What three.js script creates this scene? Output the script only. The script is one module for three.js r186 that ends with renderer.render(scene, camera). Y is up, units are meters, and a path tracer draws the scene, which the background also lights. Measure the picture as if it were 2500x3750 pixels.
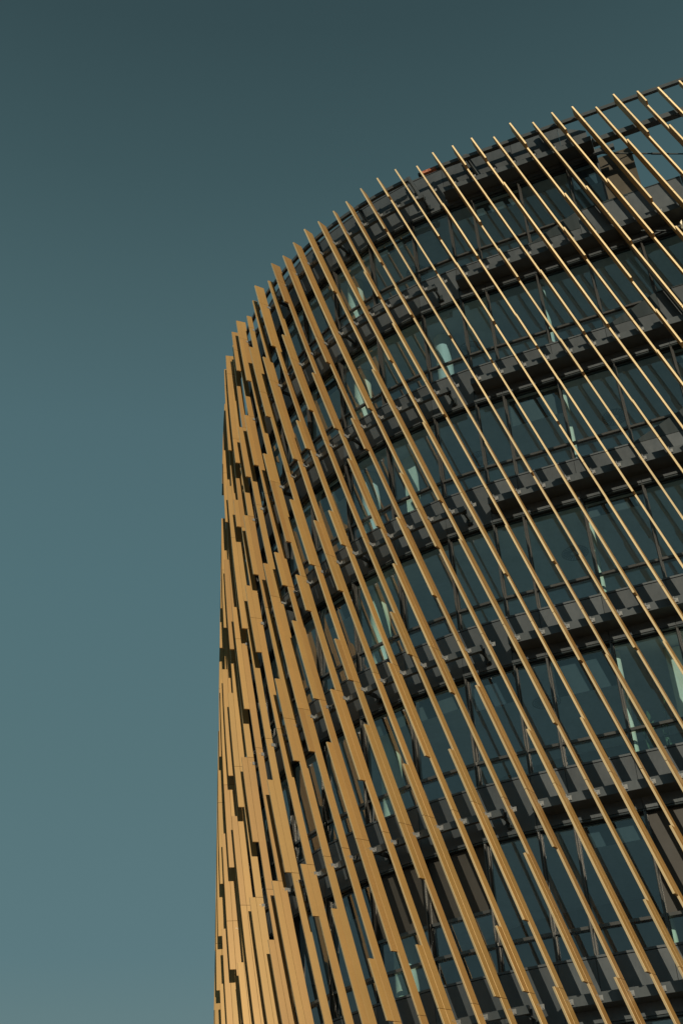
import * as THREE from 'three';
import { mergeGeometries } from 'three/addons/utils/BufferGeometryUtils.js';
import { ImprovedNoise } from 'three/addons/math/ImprovedNoise.js';

// ---------------------------------------------------------------- camera, sky, sun, exposure
const scene = new THREE.Scene();
const camera = new THREE.PerspectiveCamera(45.24, 682 / 1024, 0.1, 4000);
camera.position.set(0, 1.6, 0);
camera.rotation.set(THREE.MathUtils.degToRad(36.2536), 0, THREE.MathUtils.degToRad(-3.2414), 'YXZ');
const renderer = new THREE.WebGLRenderer({ antialias: true });
renderer.toneMapping = THREE.LinearToneMapping;
renderer.toneMappingExposure = 1.0;
renderer.shadowMap.enabled = true;

const SKY = [ // elevation in degrees, linear colour
  [-90, 0.115, 0.130, 0.130], [-0.5, 0.115, 0.130, 0.130], [0, 0.165, 0.245, 0.262], [8, 0.140, 0.224, 0.240], [14, 0.122, 0.204, 0.218],
  [16.7, 0.1045, 0.190, 0.212], [24.8, 0.0925, 0.1746, 0.193], [33.2, 0.0825, 0.162, 0.183], [40.1, 0.0752, 0.146, 0.1665], [45.2, 0.0638, 0.123, 0.138],
  [51.6, 0.0475, 0.0935, 0.1055], [57.7, 0.0365, 0.0715, 0.0815], [66, 0.029, 0.056, 0.066], [90, 0.023, 0.044, 0.056],
];
function skyColor(el) {
  let k = 0;
  while (k < SKY.length - 2 && el > SKY[k + 1][0]) k++;
  const a = SKY[k], b = SKY[k + 1];
  const t = THREE.MathUtils.clamp((el - a[0]) / (b[0] - a[0]), 0, 1);
  return [1, 2, 3].map((i) => a[i] + (b[i] - a[i]) * t);
}
{
  const W = 64, Hh = 1024, data = new Float32Array(W * Hh * 4);
  for (let j = 0; j < Hh; j++) {
    const c = skyColor(((j + 0.5) / Hh) * 180 - 90);
    for (let i = 0; i < W; i++) data.set([...c, 1], (j * W + i) * 4);
  }
  const sky = new THREE.DataTexture(data, W, Hh, THREE.RGBAFormat, THREE.FloatType);
  sky.mapping = THREE.EquirectangularReflectionMapping;
  sky.magFilter = sky.minFilter = THREE.LinearFilter;
  sky.needsUpdate = true;
  scene.background = sky;
  scene.environment = sky;
}
const SUN = new THREE.Vector3(0.157, 0.37, 1.125).normalize();
const sun = new THREE.DirectionalLight(new THREE.Color().setRGB(1.0, 0.87, 0.67), 4.2);
sun.position.set(5 + SUN.x * 80, 18 + SUN.y * 80, -26 + SUN.z * 80);
sun.target.position.set(5, 18, -26);
sun.castShadow = true;
sun.shadow.mapSize.set(4096, 4096);
Object.assign(sun.shadow.camera, { left: -25, right: 25, top: 25, bottom: -25, near: 1, far: 200 });
scene.add(sun, sun.target);

// ---------------------------------------------------------------- plan of the facade
// s runs along the facade (0 where the flat front turns into the rounded corner, + to the flat side),
// o is the distance out from the line of the screen rails, h the height above the topmost sill.
const TX = 3.92447, TZ = -24.477, TH = 0.356219, RAD = 11.90205, TOP = 32.5835;
const tx = Math.cos(TH), tz = Math.sin(TH), nx = -tz, nz = tx;
const CX = TX - RAD * nx, CZ = TZ - RAD * nz;
function plan(s, o) {                                             // point and outward normal
  if (s >= 0) return { x: TX + tx * s + nx * o, z: TZ + tz * s + nz * o, nx, nz };
  const phi = TH - s / RAD, ax = -Math.sin(phi), az = Math.cos(phi);
  return { x: CX + (RAD + o) * ax, z: CZ + (RAD + o) * az, nx: ax, nz: az };
}
let seed = 12345;
const rnd = () => { seed = (seed * 1664525 + 1013904223) % 4294967296; return seed / 4294967296; };

// ---------------------------------------------------------------- geometry helpers
function soup(quads) {                                            // [[a,b,c,d], ...] points as [x,y,z] -> flat shaded geometry
  const pos = [], uv = [];
  for (const q of quads) {
    const l1 = Math.hypot(q[1][0] - q[0][0], q[1][1] - q[0][1], q[1][2] - q[0][2]);
    const e = q[q.length - 1], l2 = Math.hypot(e[0] - q[0][0], e[1] - q[0][1], e[2] - q[0][2]);
    const u0 = q[0][0] * 0.7 + q[0][2] * 0.7, v0 = q[0][1];
    const w = [[0, 0], [l1, 0], [l1, l2], [0, l2]];
    for (const k of q.length === 4 ? [0, 1, 2, 0, 2, 3] : [0, 1, 2]) { pos.push(...q[k]); uv.push(u0 + w[k][0], v0 + w[k][1]); }
  }
  const g = new THREE.BufferGeometry();
  g.setAttribute('position', new THREE.Float32BufferAttribute(pos, 3));
  g.setAttribute('uv', new THREE.Float32BufferAttribute(uv, 2));
  g.computeVertexNormals();
  return g;
}
// extrude a convex (o, h) outline along the facade through the stations in S; outline counter-clockwise seen from the right
function sweep(S, outline) {
  const n = outline.length, rings = S.map((s) => outline.map(([o, h]) => { const p = plan(s, o); return [p.x, TOP + h, p.z]; }));
  const quads = [];
  for (let i = 0; i + 1 < S.length; i++)
    for (let k = 0; k < n; k++) { const m = (k + 1) % n; quads.push([rings[i][k], rings[i + 1][k], rings[i + 1][m], rings[i][m]]); }
  const a = rings[0], b = rings[S.length - 1];
  for (let k = 1; k + 1 < n; k++) { quads.push([a[0], a[k], a[k + 1]]); quads.push([b[0], b[k + 1], b[k]]); }
  return soup(quads);
}
const rect = (S, o0, o1, h0, h1) => sweep(S, [[o0, h1], [o1, h1], [o1, h0], [o0, h0]].reverse());
function stations(a, b, step = 0.8) { const n = Math.max(1, Math.ceil((b - a) / step)); return Array.from({ length: n + 1 }, (_, i) => a + ((b - a) * i) / n); }
// straight panel between two joints (a flat facet), optional sloping top
function facet(s0, s1, o0, o1, h0, h1, h1b = h1) {
  const P = (s, o, h) => { const p = plan(s, o); return [p.x, TOP + h, p.z]; };
  const a = P(s0, o1, h0), b = P(s1, o1, h0), c = P(s1, o1, h1b), d = P(s0, o1, h1);
  const e = P(s0, o0, h0), f = P(s1, o0, h0), g = P(s1, o0, h1b), i = P(s0, o0, h1);
  return soup([[a, b, c, d], [f, e, i, g], [e, a, d, i], [b, f, g, c], [d, c, g, i], [e, f, b, a]]);
}
function facetSheet(s0, s1, o, h0, h1) {                          // a pane; no two hang in quite the same plane
  const a = (rnd() - 0.5) * 0.008, b = (rnd() - 0.5) * 0.008;
  const P = (s, h, d) => { const p = plan(s, o + d); return [p.x, TOP + h, p.z]; };
  return soup([[P(s0, h0, a), P(s1, h0, b), P(s1, h1, -a), P(s0, h1, -b)]]);
}
function boxAt(w, h, d, x, y, z) { return new THREE.BoxGeometry(w, h, d).translate(x, y, z); }
const merge = (list) => mergeGeometries(list.map((g) => { const q = g.index ? g.toNonIndexed() : g; return q; }), false);

function part(name, geometry, material, parent, label) {
  const m = new THREE.Mesh(geometry, material);
  m.name = name; m.castShadow = m.receiveShadow = true;
  if (label) m.userData.label = label;
  parent.add(m);
  return m;
}
function group(name, parent, label) { const g = new THREE.Group(); g.name = name; if (label) g.userData.label = label; parent.add(g); return g; }

// ---------------------------------------------------------------- materials
const noise = new ImprovedNoise();
function noiseTexture(w, h, fn, srgb = false) {
  const d = new Uint8Array(w * h * 4);
  for (let j = 0; j < h; j++) for (let i = 0; i < w; i++) { const c = fn(i / w, j / h); d.set([...c.map((v) => Math.max(0, Math.min(255, v * 255))), 255], (j * w + i) * 4); }
  const t = new THREE.DataTexture(d, w, h);
  t.wrapS = t.wrapT = THREE.RepeatWrapping; t.magFilter = THREE.LinearFilter; t.minFilter = THREE.LinearMipmapLinearFilter; t.generateMipmaps = true;
  if (srgb) t.colorSpace = THREE.SRGBColorSpace;
  t.needsUpdate = true;
  return t;
}
const per = (x, y, f, z) => { // tileable noise
  const a = (u, v) => noise.noise(u * f, v * f, z);
  return (a(x, y) * (1 - x) * (1 - y) + a(x - 1, y) * x * (1 - y) + a(x, y - 1) * (1 - x) * y + a(x - 1, y - 1) * x * y);
};
const cloud = noiseTexture(256, 256, (x, y) => { const v = 0.9 + 0.16 * per(x, y, 5, 1.5) + 0.1 * per(x, y, 17, 4.2) + 0.05 * per(x, y, 47, 9.1); return [v, v, v]; });
const rough = noiseTexture(256, 256, (x, y) => { const v = 0.86 + 0.2 * per(x, y, 6, 2.5) + 0.12 * per(x, y, 29, 7.2); return [v, v, v]; });
cloud.repeat.set(0.7, 0.4); rough.repeat.set(0.9, 0.35);
const std = (r, g, b, o = {}) => new THREE.MeshStandardMaterial({ color: new THREE.Color().setRGB(r, g, b), side: THREE.DoubleSide, map: cloud, roughnessMap: rough, ...o });
const sheen = noiseTexture(256, 256, (x, y) => { const v = 0.955 + 0.05 * per(x, y, 3, 11.5) + 0.03 * per(x, y, 13, 5.2); return [v, v, v]; });
sheen.repeat.set(0.35, 0.12);
const gold = [0.92, 0.98, 1.08, 1.0, 1.04, 0.95].map((k, i) => [
  new THREE.MeshPhysicalMaterial({ color: new THREE.Color().setRGB(0.39 * k, 0.212 * k * (1 + (i - 2) * 0.012), 0.054 * k), metalness: 0.4, roughness: 0.55 + 0.01 * (i - 2), specularColor: new THREE.Color().setRGB(0.95, 1, 0.86), ior: 2.333, map: sheen, roughnessMap: sheen, side: THREE.DoubleSide }),
  new THREE.MeshStandardMaterial({ color: new THREE.Color().setRGB(0.88 * k, 0.725 * k, 0.46 * k), metalness: 1, roughness: 0.74, map: sheen, roughnessMap: sheen, side: THREE.DoubleSide }),   // paler colour for the narrow front edge
]);
const M = {
  panel: [0.088, 0.100, 0.078].map((v, i) => std(v * 0.92, v * 1.07, v * 1.17, { metalness: 0.45, roughness: 0.5 })),
  rail: std(0.084, 0.097, 0.104, { metalness: 0.5, roughness: 0.48 }),
  frame: std(0.045, 0.058, 0.062, { metalness: 0.5, roughness: 0.42 }),
  mullion: std(0.11, 0.11, 0.105, { metalness: 0.6, roughness: 0.32 }),
  dark: std(0.022, 0.028, 0.03, { roughness: 0.7 }),
  steel: std(0.24, 0.25, 0.25, { metalness: 0.3, roughness: 0.5 }),
  bolt: std(0.3, 0.28, 0.24, { metalness: 0.3, roughness: 0.5 }),
  white: std(0.86, 0.80, 0.60, { roughness: 0.8 }),
  ceiling: std(0.78, 0.8, 0.8, { roughness: 0.9 }),
  inner: std(0.36, 0.36, 0.35, { roughness: 0.9 }),
  carpet: std(0.34, 0.35, 0.36, { roughness: 1 }),
  blind: std(0.036, 0.034, 0.029, { roughness: 0.7 }),
  shadedGold: std(0.060, 0.052, 0.036, { metalness: 0.2, roughness: 0.6 }),  // gold cladding of the pier, its shade put into the dark base colour
  rust: std(0.34, 0.13, 0.075, { roughness: 0.85, map: noiseTexture(64, 64, (x, y) => { const v = per(x, y, 9, 3) > 0.08 ? [1.0, 1.0, 1.0] : [0.62, 0.45, 0.4]; return v; }) }),
  leaf: std(0.07, 0.12, 0.055, { roughness: 0.55 }),
  pot: std(0.3, 0.28, 0.25, { roughness: 0.6 }),
  asphalt: std(0.055, 0.055, 0.057, { roughness: 0.95 }),
  paving: std(0.15, 0.155, 0.155, { roughness: 0.9 }),
  glass: [[0.54, 0.73, 0.83], [0.57, 0.77, 0.82], [0.50, 0.70, 0.84], [0.60, 0.78, 0.86]].map((c) => new THREE.MeshPhysicalMaterial({ color: new THREE.Color().setRGB(...c), transmission: 1, thickness: 0, roughness: 0, ior: 2.333, side: THREE.DoubleSide })),
  shade: std(0.07, 0.075, 0.07, { roughness: 0.95 }),
};
const pick = (list) => list[Math.floor(rnd() * list.length)];

// ---------------------------------------------------------------- ground
{
  const g = new THREE.PlaneGeometry(1600, 1600).rotateX(-Math.PI / 2);
  g.attributes.uv.array.forEach((v, i, a) => { a[i] = v * 1600; });
  const m = part('ground', g, M.asphalt, scene); m.userData.kind = 'structure';
  const p = part('pavement', soup([[[-40, 0.12, -10], [60, 0.12, -10], [60, 0.12, -70], [-40, 0.12, -70]], [[-40, 0, -10], [60, 0, -10], [60, 0.12, -10], [-40, 0.12, -10]]]), M.paving, scene);
  p.userData.kind = 'structure';
}

// ---------------------------------------------------------------- the building
const building = group('office_building', scene, 'dark glass office building with a rounded corner behind leaning golden metal fins');
building.userData.category = 'building';

const JOINTS = []; for (let k = 7; k >= 0; k--) JOINTS.push(-3.27 - 1.61 * k);
JOINTS.push(-1.66, -0.38, 0.41); for (let k = 1; k <= 7; k++) JOINTS.push(0.41 + 1.49 * k);
const S0 = JOINTS[0], S1 = JOINTS[JOINTS.length - 1], SEAM = -0.31, ROOM_END = 4.3;
const BANDS = 8;                                                  // sills at h = -4 k
const alongAll = [...JOINTS];
const clip = (a, b) => alongAll.filter((s) => s > a + 1e-6 && s < b - 1e-6);
const run = (a, b) => [a, ...clip(a, b), b];

// where a spandrel rises to a guard on the right of the flat front
function spandrelTop(k, s) {
  if (k < 1 || k > 3) return 0;
  const start = k === 1 ? 1.9 : 3.39;
  return THREE.MathUtils.clamp(((s - start) / 1.49) * 0.68, 0, k === 1 ? 0.72 : 0.68);
}

const bracketGeo = merge([boxAt(0.085, 0.10, 0.012, 0.085, 0, 0.012), boxAt(0.012, 0.085, 0.14, 0.046, 0, 0.07),
  ...[[0.07, 0.024], [0.105, -0.024]].map(([x, y]) => new THREE.CylinderGeometry(0.011, 0.011, 0.018, 8).rotateX(Math.PI / 2).translate(x, y, 0.022))]);
for (let k = 0; k < BANDS; k++) {
  const hs = -4 * k, top = k === 0;
  // backing behind the panels and stepped head over the windows below
  const endS = top ? ROOM_END : S1;
  part('spandrel_backing', rect(run(S0, endS), -0.64, -0.535, hs - 1.15, hs - (top ? 0.9 : 0.03)), M.dark, building);
  if (top) part('parapet_backing', rect(run(S0, 3.3), -0.60, -0.535, hs - 0.88, hs + 0.55), M.dark, building);
  part('window_head', merge([
    rect(run(S0, endS), -0.565, -0.50, hs - 1.235, hs - 1.205),
    rect(run(S0, endS), -0.625, -0.57, hs - 1.205, hs - 1.165),
    rect(run(S0, endS), -0.72, -0.63, hs - 1.245, hs - 1.155),
  ]), M.frame, building);
  if (!top) {
    const sillS = run(S0, k === 1 ? 1.9 : k <= 3 ? 3.39 : S1);
    part('sill_trim', rect(sillS, -0.60, -0.468, hs + 0.004, hs + 0.05), M.panel[1], building);
  } else {
    part('parapet_coping', rect(run(S0, 3.5), -0.62, -0.462, 0.585, 0.645), M.panel[1], building);
  }
  for (let j = 0; j + 1 < JOINTS.length; j++) {
    const a = JOINTS[j] + 0.005, b = JOINTS[j + 1] - 0.005, flat = a > SEAM - 0.2;
    if (top && a > 4) continue;
    const low = flat ? -0.80 : -1.195;
    if (top) { const e = Math.min(b, 4.2); part('parapet_panel', facet(a, e, -0.53, -0.48, low, 0.575, e < b ? 0.02 : 0.575), pick(M.panel), building); }
    else {
      const ta = spandrelTop(k, a), tb = spandrelTop(k, b);
      part('spandrel_panel', facet(a, b, -0.53, -0.48, hs + low, hs - 0.012 + ta, hs - 0.012 + tb), pick(M.panel), building);
      if (ta + tb > 0) part('guard_cap', facet(a, b, -0.56, -0.468, hs - 0.004 + Math.min(ta, tb), hs + 0.03 + ta, hs + 0.03 + tb), M.frame, building);
    }
    if (flat) part('lower_panel', facet(a, b, -0.53, -0.48, hs - 1.195, hs - 0.945), pick(M.panel), building);
  }
  // projecting ledge of the flat front and the slim rail round the corner, each with its fixings
  const hr = hs - (top ? 0.10 : 0);
  const ledge = part('ledge', rect(run(SEAM, top ? ROOM_END : S1), -0.476, -0.015, hr - 0.955, hr - 0.752), M.rail, building);
  if (top) part('roof_beam', rect(run(ROOM_END + 0.01, S1), -0.2, -0.015, hr - 1.09, hr - 0.90), M.rail, building);
  const rail = part('corner_rail', rect(stations(S0, -0.95, 0.6), -0.105, -0.004, hs - 0.94, hs - 0.785), M.rail, building);
  for (const s of [-0.98, -4.15, -7.3, -10.5]) {
    const p = plan(s, 0);
    const arm = merge([boxAt(0.05, 0.10, 0.38, 0, -0.03, -0.30), boxAt(0.05, 0.17, 0.08, 0, -0.09, -0.43), boxAt(0.13, 0.12, 0.03, 0, 0, -0.115), boxAt(0.16, 0.24, 0.02, 0, -0.06, -0.468)]);
    const m = part('rail_arm', arm, M.frame, rail);
    m.position.set(p.x, TOP + hs - 0.90, p.z); m.rotation.y = Math.atan2(p.nx, p.nz);
  }
  RAILS(k, hs, rail, ledge);
}

// steel brackets that hold the fins, two bolts each, on the rail or on the ledge
function RAILS(k, hs, rail, ledge) {
  for (let i = -9; i <= 32; i++) {
    const s = finS(i, hs - 0.87) + 0.06 * Math.min(1, k / 4);
    if (s < -10 || s > 6.6 || (k === 0 && s > 3.5)) continue;
    const p = plan(s, 0), m = part('bracket', bracketGeo, M.steel, s > SEAM ? ledge : rail);
    m.position.set(p.x, TOP + hs - 0.87, p.z); m.rotation.y = Math.atan2(p.nx, p.nz);
  }
}

// ---------------------------------------------------------------- windows
const wedge = (s, h0, h1) => { // slim tapered mullion blade
  const p = plan(s, 0), g = merge([boxAt(0.055, h1 - h0, 0.15, 0, 0, 0), boxAt(0.09, h1 - h0, 0.02, 0, 0, -0.03), boxAt(0.018, h1 - h0, 0.03, -0.012, 0, 0.09)]);
  g.rotateY(Math.atan2(p.nx, p.nz)); g.translate(p.x - p.nx * 0.6, TOP + (h0 + h1) / 2, p.z - p.nz * 0.6);
  return g;
};
for (let k = 0; k < BANDS - 1; k++) {
  const hs = -4 * k, bottom = hs - 4.0, bar = bottom + 0.63;
  for (let j = 0; j < JOINTS.length; j++) {
    const s = JOINTS[j];
    if (k === 0 && s > ROOM_END) break;
    part('mullion', wedge(s, bottom - 0.02, hs - 1.16), M.mullion, building);
    if (j + 1 === JOINTS.length) break;
    const e = k === 0 ? Math.min(JOINTS[j + 1], ROOM_END) : JOINTS[j + 1], a = s + 0.03, b = e - 0.03;
    if (b - a < 0.2) continue;
    part('transom', facet(a, b, -0.655, -0.565, bar - 0.032, bar + 0.032), M.mullion, building);
    const louvre = k === 5 && ((s > -5 && s < -3) || s > 1.85);
    if (louvre) {
      const low = s > 0 ? bar + 0.035 : hs - 2.62;
      part('window_blind', facet(a, b, -0.66, -0.645, low, hs - 1.16), M.blind, building);
      if (s < 0) {
        part('transom', facet(a, b, -0.655, -0.575, low - 0.07, low - 0.004), M.mullion, building);
        part('window_pane', facetSheet(a, b, -0.66, bar + 0.035, low - 0.075), pick(M.glass), building);
      }
    } else part('window_pane', facetSheet(a, b, -0.66, bar + 0.035, hs - 1.15), pick(M.glass), building);
    if (!louvre && rnd() < 0.3) part('roller_shade', facet(a + 0.03, b - 0.03, -0.86, -0.855, hs - 1.5 - 0.7 * rnd(), hs - 1.19), M.shade, building);
    part('window_pane', facetSheet(a, b, -0.66, bottom - 0.03, bar - 0.035), pick(M.glass), building);
  }
}

// ---------------------------------------------------------------- inside: floors, ceilings, columns, partitions
for (let k = 0; k < BANDS; k++) {
  const hs = -4 * k, end = k === 0 ? ROOM_END : S1;
  part('floor_slab', rect(run(S0, k === 1 ? S1 : end), -7.5, -0.66, hs - 0.9, hs - (k === 0 ? 0.25 : 0.35)), M.inner, building);
  part('ceiling', rect(run(S0, end), -7.5, -0.74, hs - 1.22, hs - 1.18), M.ceiling, building);
  part('carpet', rect(run(S0, k === 1 ? S1 : end), -7.5, -0.7, hs - 0.345, hs - 0.335), M.carpet, building);
  if (k < BANDS - 1) {
    part('partition_wall', rect(run(S0, end), -6.2, -6.0, hs - 4.35, hs - 1.22), M.inner, building);
    const spots = [[-4.82, -1.45, 0.27], [1.9, -1.05, 0.085]];  // the thin second one is shaped to a sunlit sliver beside the mullion
    if (k === 1) spots.push([-1.62, -1.75, 0.24]);
    for (const [s, o, r] of spots) {
      if (k === 0 && s > 0) continue;
      const p = plan(s, o);
      part('column', new THREE.CylinderGeometry(r, r, 3.1, 28, 1, true).translate(p.x, TOP + hs - 2.78, p.z), M.white, building);
    }
  }
}
for (const [k, s, o] of [[0, -2.67, -2.44], [2, -1.2, -2.8], [2, 2.96, -2.7], [4, -0.2, -2.7], [1, -0.9, -2.6], [3, 1.2, -2.7]]) { // swirl air outlets
  const p = plan(s, o), blades = [];
  for (let i = 0; i < 24; i++) blades.push(boxAt(0.2, 0.02, 0.018, 0.21, 0, 0).rotateY((i / 24) * Math.PI * 2));
  blades.push(new THREE.TorusGeometry(0.34, 0.012, 6, 40).rotateX(Math.PI / 2).toNonIndexed());
  part('air_diffuser', merge(blades.map((g) => (g.index ? g.toNonIndexed() : g))).translate(p.x, TOP - 4 * k - 1.235, p.z), M.inner, building);
}
part('interior_wall', facet(2.95, 4.3, -2.2, -1.35, -20.3, -17.25), M.white, building, 'white wall corner seen through the glass');
part('interior_wall', facet(-3.45, -3.0, -1.6, -1.5, -11.4, -9.2), M.white, building);
// closing walls at the back and at the ends, and the roof
{
  const ring = [...JOINTS].map((s) => { const p = plan(s, -7.5); return [p.x, p.z]; });
  const quads = [];
  for (let i = 0; i + 1 < ring.length; i++) quads.push([[ring[i][0], 0, ring[i][1]], [ring[i + 1][0], 0, ring[i + 1][1]], [ring[i + 1][0], TOP - 1, ring[i + 1][1]], [ring[i][0], TOP - 1, ring[i][1]]]);
  for (const s of [S0, S1]) { const a = plan(s, -7.5), b = plan(s, -0.5), t = s === S1 ? TOP - 4.2 : TOP; quads.push([[a.x, 0, a.z], [b.x, 0, b.z], [b.x, t, b.z], [a.x, t, a.z]]); }
  const g = soup(quads);
  part('core_wall', g, M.inner, building);
  part('terrace_end_wall', facet(ROOM_END - 0.02, ROOM_END + 0.03, -7.4, -0.62, -4.3, -1.0), M.panel[0], building);
  // plain ground floor under the screen
  part('ground_floor_wall', rect(run(S0, S1), -0.9, -0.7, -TOP + 0.12, -28.9), M.dark, building);
}

// ---------------------------------------------------------------- roof rail, its leaning posts and the open terrace at the top right
{
  const rail = (a, b) => part('roof_rail', merge([rect(stations(a, b, 0.6), -0.10, -0.004, 0.12, 0.25), rect(stations(a, b, 0.6), -0.13, -0.02, 0.252, 0.275)]), M.rail, building);
  rail(S0, -1.38); rail(-0.42, S1);
  part('rail_stub', rect([-1.02, -0.9], -0.10, -0.004, 0.13, 0.24), M.frame, building);
  part('rail_stub', rect([-0.895, -0.425], -0.10, 0.0, 0.125, 0.245), M.rust, building, 'rusty red end piece of the roof rail');
  const lean = (name, s, hTop, hLow, o0, o1, w, m, label) => {
    const P = (h, ds, o) => { const p = plan(s - 0.29 * (h - hTop) + ds, o); return [p.x, TOP + h, p.z]; };
    const q = [], hsN = Math.max(1, Math.round((hTop - hLow) / 2));
    for (let i = 0; i < hsN; i++) {
      const a = hTop + ((hLow - hTop) * i) / hsN, b = hTop + ((hLow - hTop) * (i + 1)) / hsN;
      const A = [P(a, -w, o1), P(a, w, o1), P(a, w, o0), P(a, -w, o0)], B = [P(b, -w, o1), P(b, w, o1), P(b, w, o0), P(b, -w, o0)];
      for (let k = 0; k < 4; k++) { const n = (k + 1) % 4; q.push([B[k], B[n], A[n], A[k]]); }
      if (!i) q.push([A[0], A[1], A[2], A[3]]);
      if (i === hsN - 1) q.push([B[3], B[2], B[1], B[0]]);
    }
    return part(name, soup(q), m, building, label);
  };
  for (const s of [-5.35, -3.4, -1.45, 0.5]) {
    lean('roof_post', s, 0.55, -0.75, -0.24, -0.20, 0.065, M.panel[1]);
    lean('roof_post', s + 0.03, 0.4, -0.75, -0.20, -0.12, 0.02, M.rail);
  }
  lean('leaning_downpipe', 2.84, 0.5, -20, -0.34, -0.16, 0.055, M.frame, 'dark leaning pipe parallel to the fins');
  // pier, tie rod and deck of the terrace
  const pier = group('terrace_pier', building, 'gold clad pier on the roof terrace, shade put into its colour');
  for (const [a, b] of [[-4.3, -2.72], [-2.71, -1.32], [-1.31, -0.62]]) part('cladding_panel', facet(4.33, 5.32, -1.9, -1.1, a, b), M.shadedGold, pier);
  const tie = (s0, o0, s1, o1, h, sleeves) => {
    const a = plan(s0, o0), b = plan(s1, o1), d = new THREE.Vector3(b.x - a.x, 0, b.z - a.z);
    const m = part('tie_rod', merge([new THREE.CylinderGeometry(0.022, 0.022, d.length(), 10), ...sleeves.map((y) => new THREE.CylinderGeometry(0.035, 0.035, 0.3, 10).translate(0, y, 0))]), M.frame, building);
    m.position.set((a.x + b.x) / 2, TOP + h, (a.z + b.z) / 2);
    m.quaternion.setFromUnitVectors(new THREE.Vector3(0, 1, 0), d.normalize());
  };
  tie(3.83, -0.4, 7.6, -2.15, -0.95, [-1.1, 0.3, 1.3]);
  tie(4.95, -0.2, 5.86, -0.62, -5.17, [-0.3]);
  part('reveal_trim', soup([[0, -0.30], [0.02, -0.36]].flatMap(([q, o]) => {
    const P = (s, h) => { const p = plan(s, o); return [p.x, TOP + h, p.z]; };
    return [[P(5.985, -5.24), P(6.0, -5.5), P(6.06, -5.14)]];
  }).concat([])), M.white, building);
  part('roof_deck', rect(run(S0, ROOM_END), -7.5, -0.66, -0.25, -0.2), M.inner, building);
}

// ---------------------------------------------------------------- the golden fins
// a fin leans along the facade; its inner board runs through, its outer board starts (S) and ends (E) at the numbered levels
function finS(i, h) {
  const bend = [[-30, 0], [-1, 0], [3, 0.05], [6, 0.05], [9, -0.03], [12, -0.04], [15, -0.1], [18, -0.03], [20, 0.02], [22, 0.08], [25, 0.15], [60, 0.15]];
  let q = 0; while (q < bend.length - 2 && i > bend[q + 1][0]) q++;
  const t = (i - bend[q][0]) / (bend[q + 1][0] - bend[q][0]);
  return -12.244 + 0.5991 * i + bend[q][1] + t * (bend[q + 1][1] - bend[q][1]) - 0.29 * h;
}
var LEVEL = (L) => -0.72 - 1.3285 * L;
const RUNS = {
  '-3': 'E3S6E9S12E14S16', '-2': 'S2E5S8E11S15', '-1': 'S4E9S13E15', 0: 'E3S5E6S8E10S15E16', 1: 'E4S6E8S11E13', 2: 'S3E5S8E13S17E18', 3: 'E1S3E5S8E9S10E12S13E17', 4: 'E2S5E8S9E10S12E14S17',
  5: 'S1E4S7E9S11E12S13E16', 6: 'S2E6S8E10S14E18', 7: 'E2S5E6S8E9S12E14S17E18', 8: 'S2E5S11E12S14E17S18', 9: 'E1S4E6S7E9S10E13S16E18', 10: 'E4S6E7S9E11S13E16S18',
  11: 'E6S8E10S14E18', 12: 'E2S5E9S10E14S17', 13: 'E5S7E11S14E17', 14: 'S2E3S4E7S10E13S16', 15: 'E2S3E4S8E11S13', 16: 'E1S3E5S7E9S11E13', 17: 'E0S2E3S5E6S9E12S13',
  18: 'E2S3E5S7E8S10', 19: 'S1E3S5E6S7E10', 20: 'E2S3E4S6E7', 21: 'E0S4E6S8', 22: 'E0S1E6S9', 23: 'S3E4S7', 24: 'E0S2E5S6E7', 25: 'S2E4', 26: 'E0S2E4', 27: 'E3S4', 28: 'S1', 29: 'E1S4',
};
const TOPS = { '-1': 0.6, 1: 0.52, 2: 0.47, 3: 0.51, 4: 0.46, 5: 0.05, 6: 0.3, 7: 0.45, 8: 0.12, 9: 0.42, 10: 0.15, 11: 0.27, 12: 0.41, 13: 0.22, 14: 0.4, 15: 0.2, 16: 0.37, 17: 0.41, 18: 0.38, 19: 0.28, 20: 0.4, 21: 0.38, 22: 0.42, 23: 0.3, 24: 0.47, 25: 0.33, 26: 0.26, 27: 0.2, 28: 0, 29: 0.09, 30: -0.15, 31: -0.11, 32: -0.15 };
var LAST = 20, FRONT = 0.40, SPLIT = 0.15, BACK = 0.335, TK = 0.026;
function cells(i) {                                               // which of the cells -1 .. LAST-1 carry the outer board
  const out = new Array(LAST + 1).fill(null), ev = [...(RUNS[i] || '').matchAll(/([ES])(\d+)/g)].map((m) => [m[1], +m[2]]);
  if (!ev.length) { let on = rnd() > 0.4, left = 1 + Math.floor(rnd() * 4); for (let L = 0; L <= LAST; L++) { out[L] = on; if (--left <= 0) { on = !on; left = on ? 3 + Math.floor(rnd() * 3) : 1 + Math.floor(rnd() * 2); } } return out; }
  let state = ev[0][0] === 'E', at = 0;
  for (let L = -1; L < LAST; L++) {
    while (at < ev.length && ev[at][1] === L) { state = ev[at][0] === 'S'; at++; }
    out[L + 1] = state;
  }
  const lastL = ev[ev.length - 1][1]; // beyond the last seen change go on in the same rhythm
  for (let L = lastL + 3; L < LAST; L++) { if ((L - lastL) % 3 === 0) state = !state; out[L + 1] = state; }
  return out;
}
const twist = (h) => THREE.MathUtils.degToRad(0.9 * Math.max(0, -h - 4));   // the fins turn a little towards the left as they come down
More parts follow.
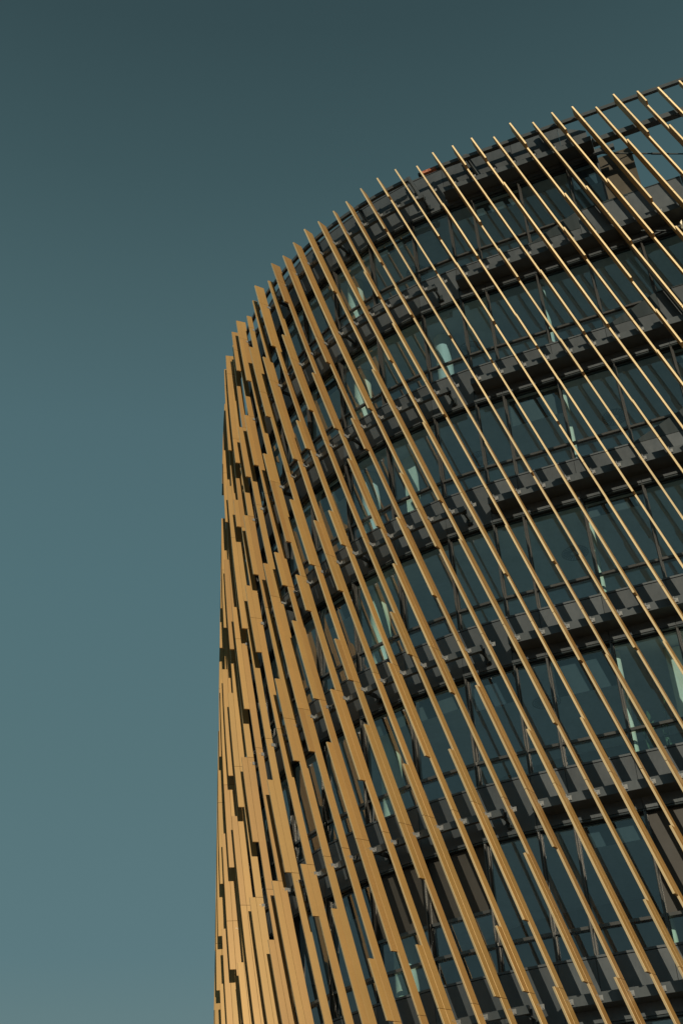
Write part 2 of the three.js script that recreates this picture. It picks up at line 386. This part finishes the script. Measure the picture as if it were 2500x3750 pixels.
function finFrame(i, h) {                                         // front edge of the fin, inward depth direction and sideways direction
  const p = plan(finS(i, h), 0), w = twist(h), c = Math.cos(w), q = Math.sin(w), ax = p.nz, az = -p.nx;
  return { x: p.x + p.nx * FRONT, z: p.z + p.nz * FRONT, dx: -p.nx * c + ax * q, dz: -p.nz * c + az * q, ax: ax * c + p.nx * q, az: az * c + p.nz * q, p };
}
function board(i, h1, h0, d0, d1, tk) {                           // d0 .. d1: depth behind the front edge
  const n = Math.max(1, Math.round((h1 - h0) / 1.33)), q = [], ring = (h) => {
    const F = finFrame(i, h), c = 0.004, at = (d, e) => [F.x + F.dx * d + F.ax * e, TOP + h, F.z + F.dz * d + F.az * e];
    return [at(d0, -tk + c), at(d0, tk - c), at(d0 + c, tk), at(d1, tk), at(d1, -tk), at(d0 + c, -tk)];
  };
  const R = []; for (let k = 0; k <= n; k++) R.push(ring(h1 + ((h0 - h1) * k) / n));
  const edge = [];
  for (let k = 0; k < n; k++) for (let m = 0; m < 6; m++) { const w = (m + 1) % 6; (m === 0 ? edge : q).push([R[k + 1][m], R[k + 1][w], R[k][w], R[k][m]]); }
  const A = R[0], B = R[n];
  q.push([A[0], A[1], A[2], A[5]], [A[5], A[2], A[3], A[4]], [B[5], B[2], B[1], B[0]], [B[4], B[3], B[2], B[5]]);
  return mergeGeometries([soup(q), soup(edge)], true);
}
const GAP = 0.005;
for (let i = -17; i <= 38; i++) {
  const fin = group('fin', building), c = cells(i), top = TOPS[i] ?? 0.15 + 0.3 * rnd();
  const inner = [], mats = pick(gold);
  for (let L = -1; L < LAST; L += L < 0 ? 1 : 3) {
    const h1 = (L < 0 ? top : LEVEL(L)) - GAP * (L >= 0), h0 = LEVEL(L < 0 ? 0 : Math.min(L + 3, LAST)) + GAP;
    inner.push([h1, h0]);
  }
  for (const [h1, h0] of inner) part('inner_board', board(i, h1, h0, SPLIT + 0.005, BACK, TK), rnd() < 0.6 ? mats : pick(gold), fin);
  let start = null;
  const close = (from, to) => { part('outer_board', board(i, (from < 0 ? top : LEVEL(from)) - GAP * (from >= 0), LEVEL(to) + GAP, 0, SPLIT, TK), rnd() < 0.6 ? mats : pick(gold), fin); };
  for (let L = -1; L <= LAST; L++) {
    const on = L < LAST && c[L + 1];
    if (start !== null && (!on || (L % 3 === 0 && L >= 0))) { close(start, L); start = null; }
    if (on && start === null) start = L;
  }
  // paired bolt heads on the right cheek at every rail
  const heads = [];
  for (let k = 0; k < 7; k++) for (const d of [0.235, 0.285]) {
    const h = -4 * k - 0.87, F = finFrame(i, h);
    const g = new THREE.CylinderGeometry(0.010, 0.010, 0.012, 8).rotateX(Math.PI / 2).rotateY(Math.atan2(F.ax, F.az));
    g.translate(F.x + F.dx * d + F.ax * (TK + 0.005), TOP + h - (d - 0.26) * 0.3, F.z + F.dz * d + F.az * (TK + 0.005));
    heads.push(g);
  }
  part('bolt_heads', merge(heads), M.bolt, fin).userData.kind = 'stuff';
}

// ---------------------------------------------------------------- plants behind a window
function plant(s, o, hBase, stems, label, broad) {
  const p = plan(s, o), t = group('potted_plant', scene, label);
  t.userData.category = 'plant';
  t.position.set(p.x, TOP + hBase, p.z);
  part('pot', new THREE.LatheGeometry([[0, 0], [0.1, 0], [0.13, 0.22], [0.115, 0.22], [0.11, 0.19], [0, 0.19]].map(([x, y]) => new THREE.Vector2(x, y)), 20), M.pot, t);
  const leaves = [], stemG = [];
  for (const [dx, hh, n] of stems) {
    const curve = new THREE.CatmullRomCurve3([new THREE.Vector3(0, 0.19, 0), new THREE.Vector3(dx * 0.5, 0.19 + hh * 0.5, 0.03), new THREE.Vector3(dx, 0.19 + hh, 0.0)]);
    stemG.push(new THREE.TubeGeometry(curve, 10, 0.006, 6).toNonIndexed());
    for (let q = 0; q < n; q++) {
      const at = curve.getPoint(0.25 + (0.75 * q) / Math.max(1, n - 1)), L = (broad ? 0.24 : 0.12) * (0.8 + 0.4 * rnd()), wv = L * 0.32;
      const shape = new THREE.PlaneGeometry(wv, L, 2, 4);
      const pa = shape.attributes.position;
      for (let v = 0; v < pa.count; v++) { const y = pa.getY(v) / L + 0.5; pa.setX(v, pa.getX(v) * Math.sin(Math.PI * Math.min(0.98, y * 0.9 + 0.08)) * 1.2); pa.setZ(v, -0.25 * L * y * y); pa.setY(v, y * L); }
      shape.computeVertexNormals();
      shape.rotateZ((rnd() - 0.5) * (broad ? 1.0 : 2.2)).rotateY(rnd() * 6.28).translate(at.x, at.y, at.z);
      leaves.push(shape.toNonIndexed());
    }
  }
  part('stem', merge(stemG), M.leaf, t); part('foliage', merge(leaves), M.leaf, t);
}
plant(2.62, -0.98, -20.34, [[0.12, 1.6, 9], [-0.05, 0.8, 5]], 'tall thin leafed plant behind the glass of a lower right window', false);
plant(2.24, -0.95, -20.34, [[0.1, 1.1, 6], [-0.12, 1.0, 5]], 'plant with broad pale leaves behind the glass of a lower right window', true);

renderer.render(scene, camera);
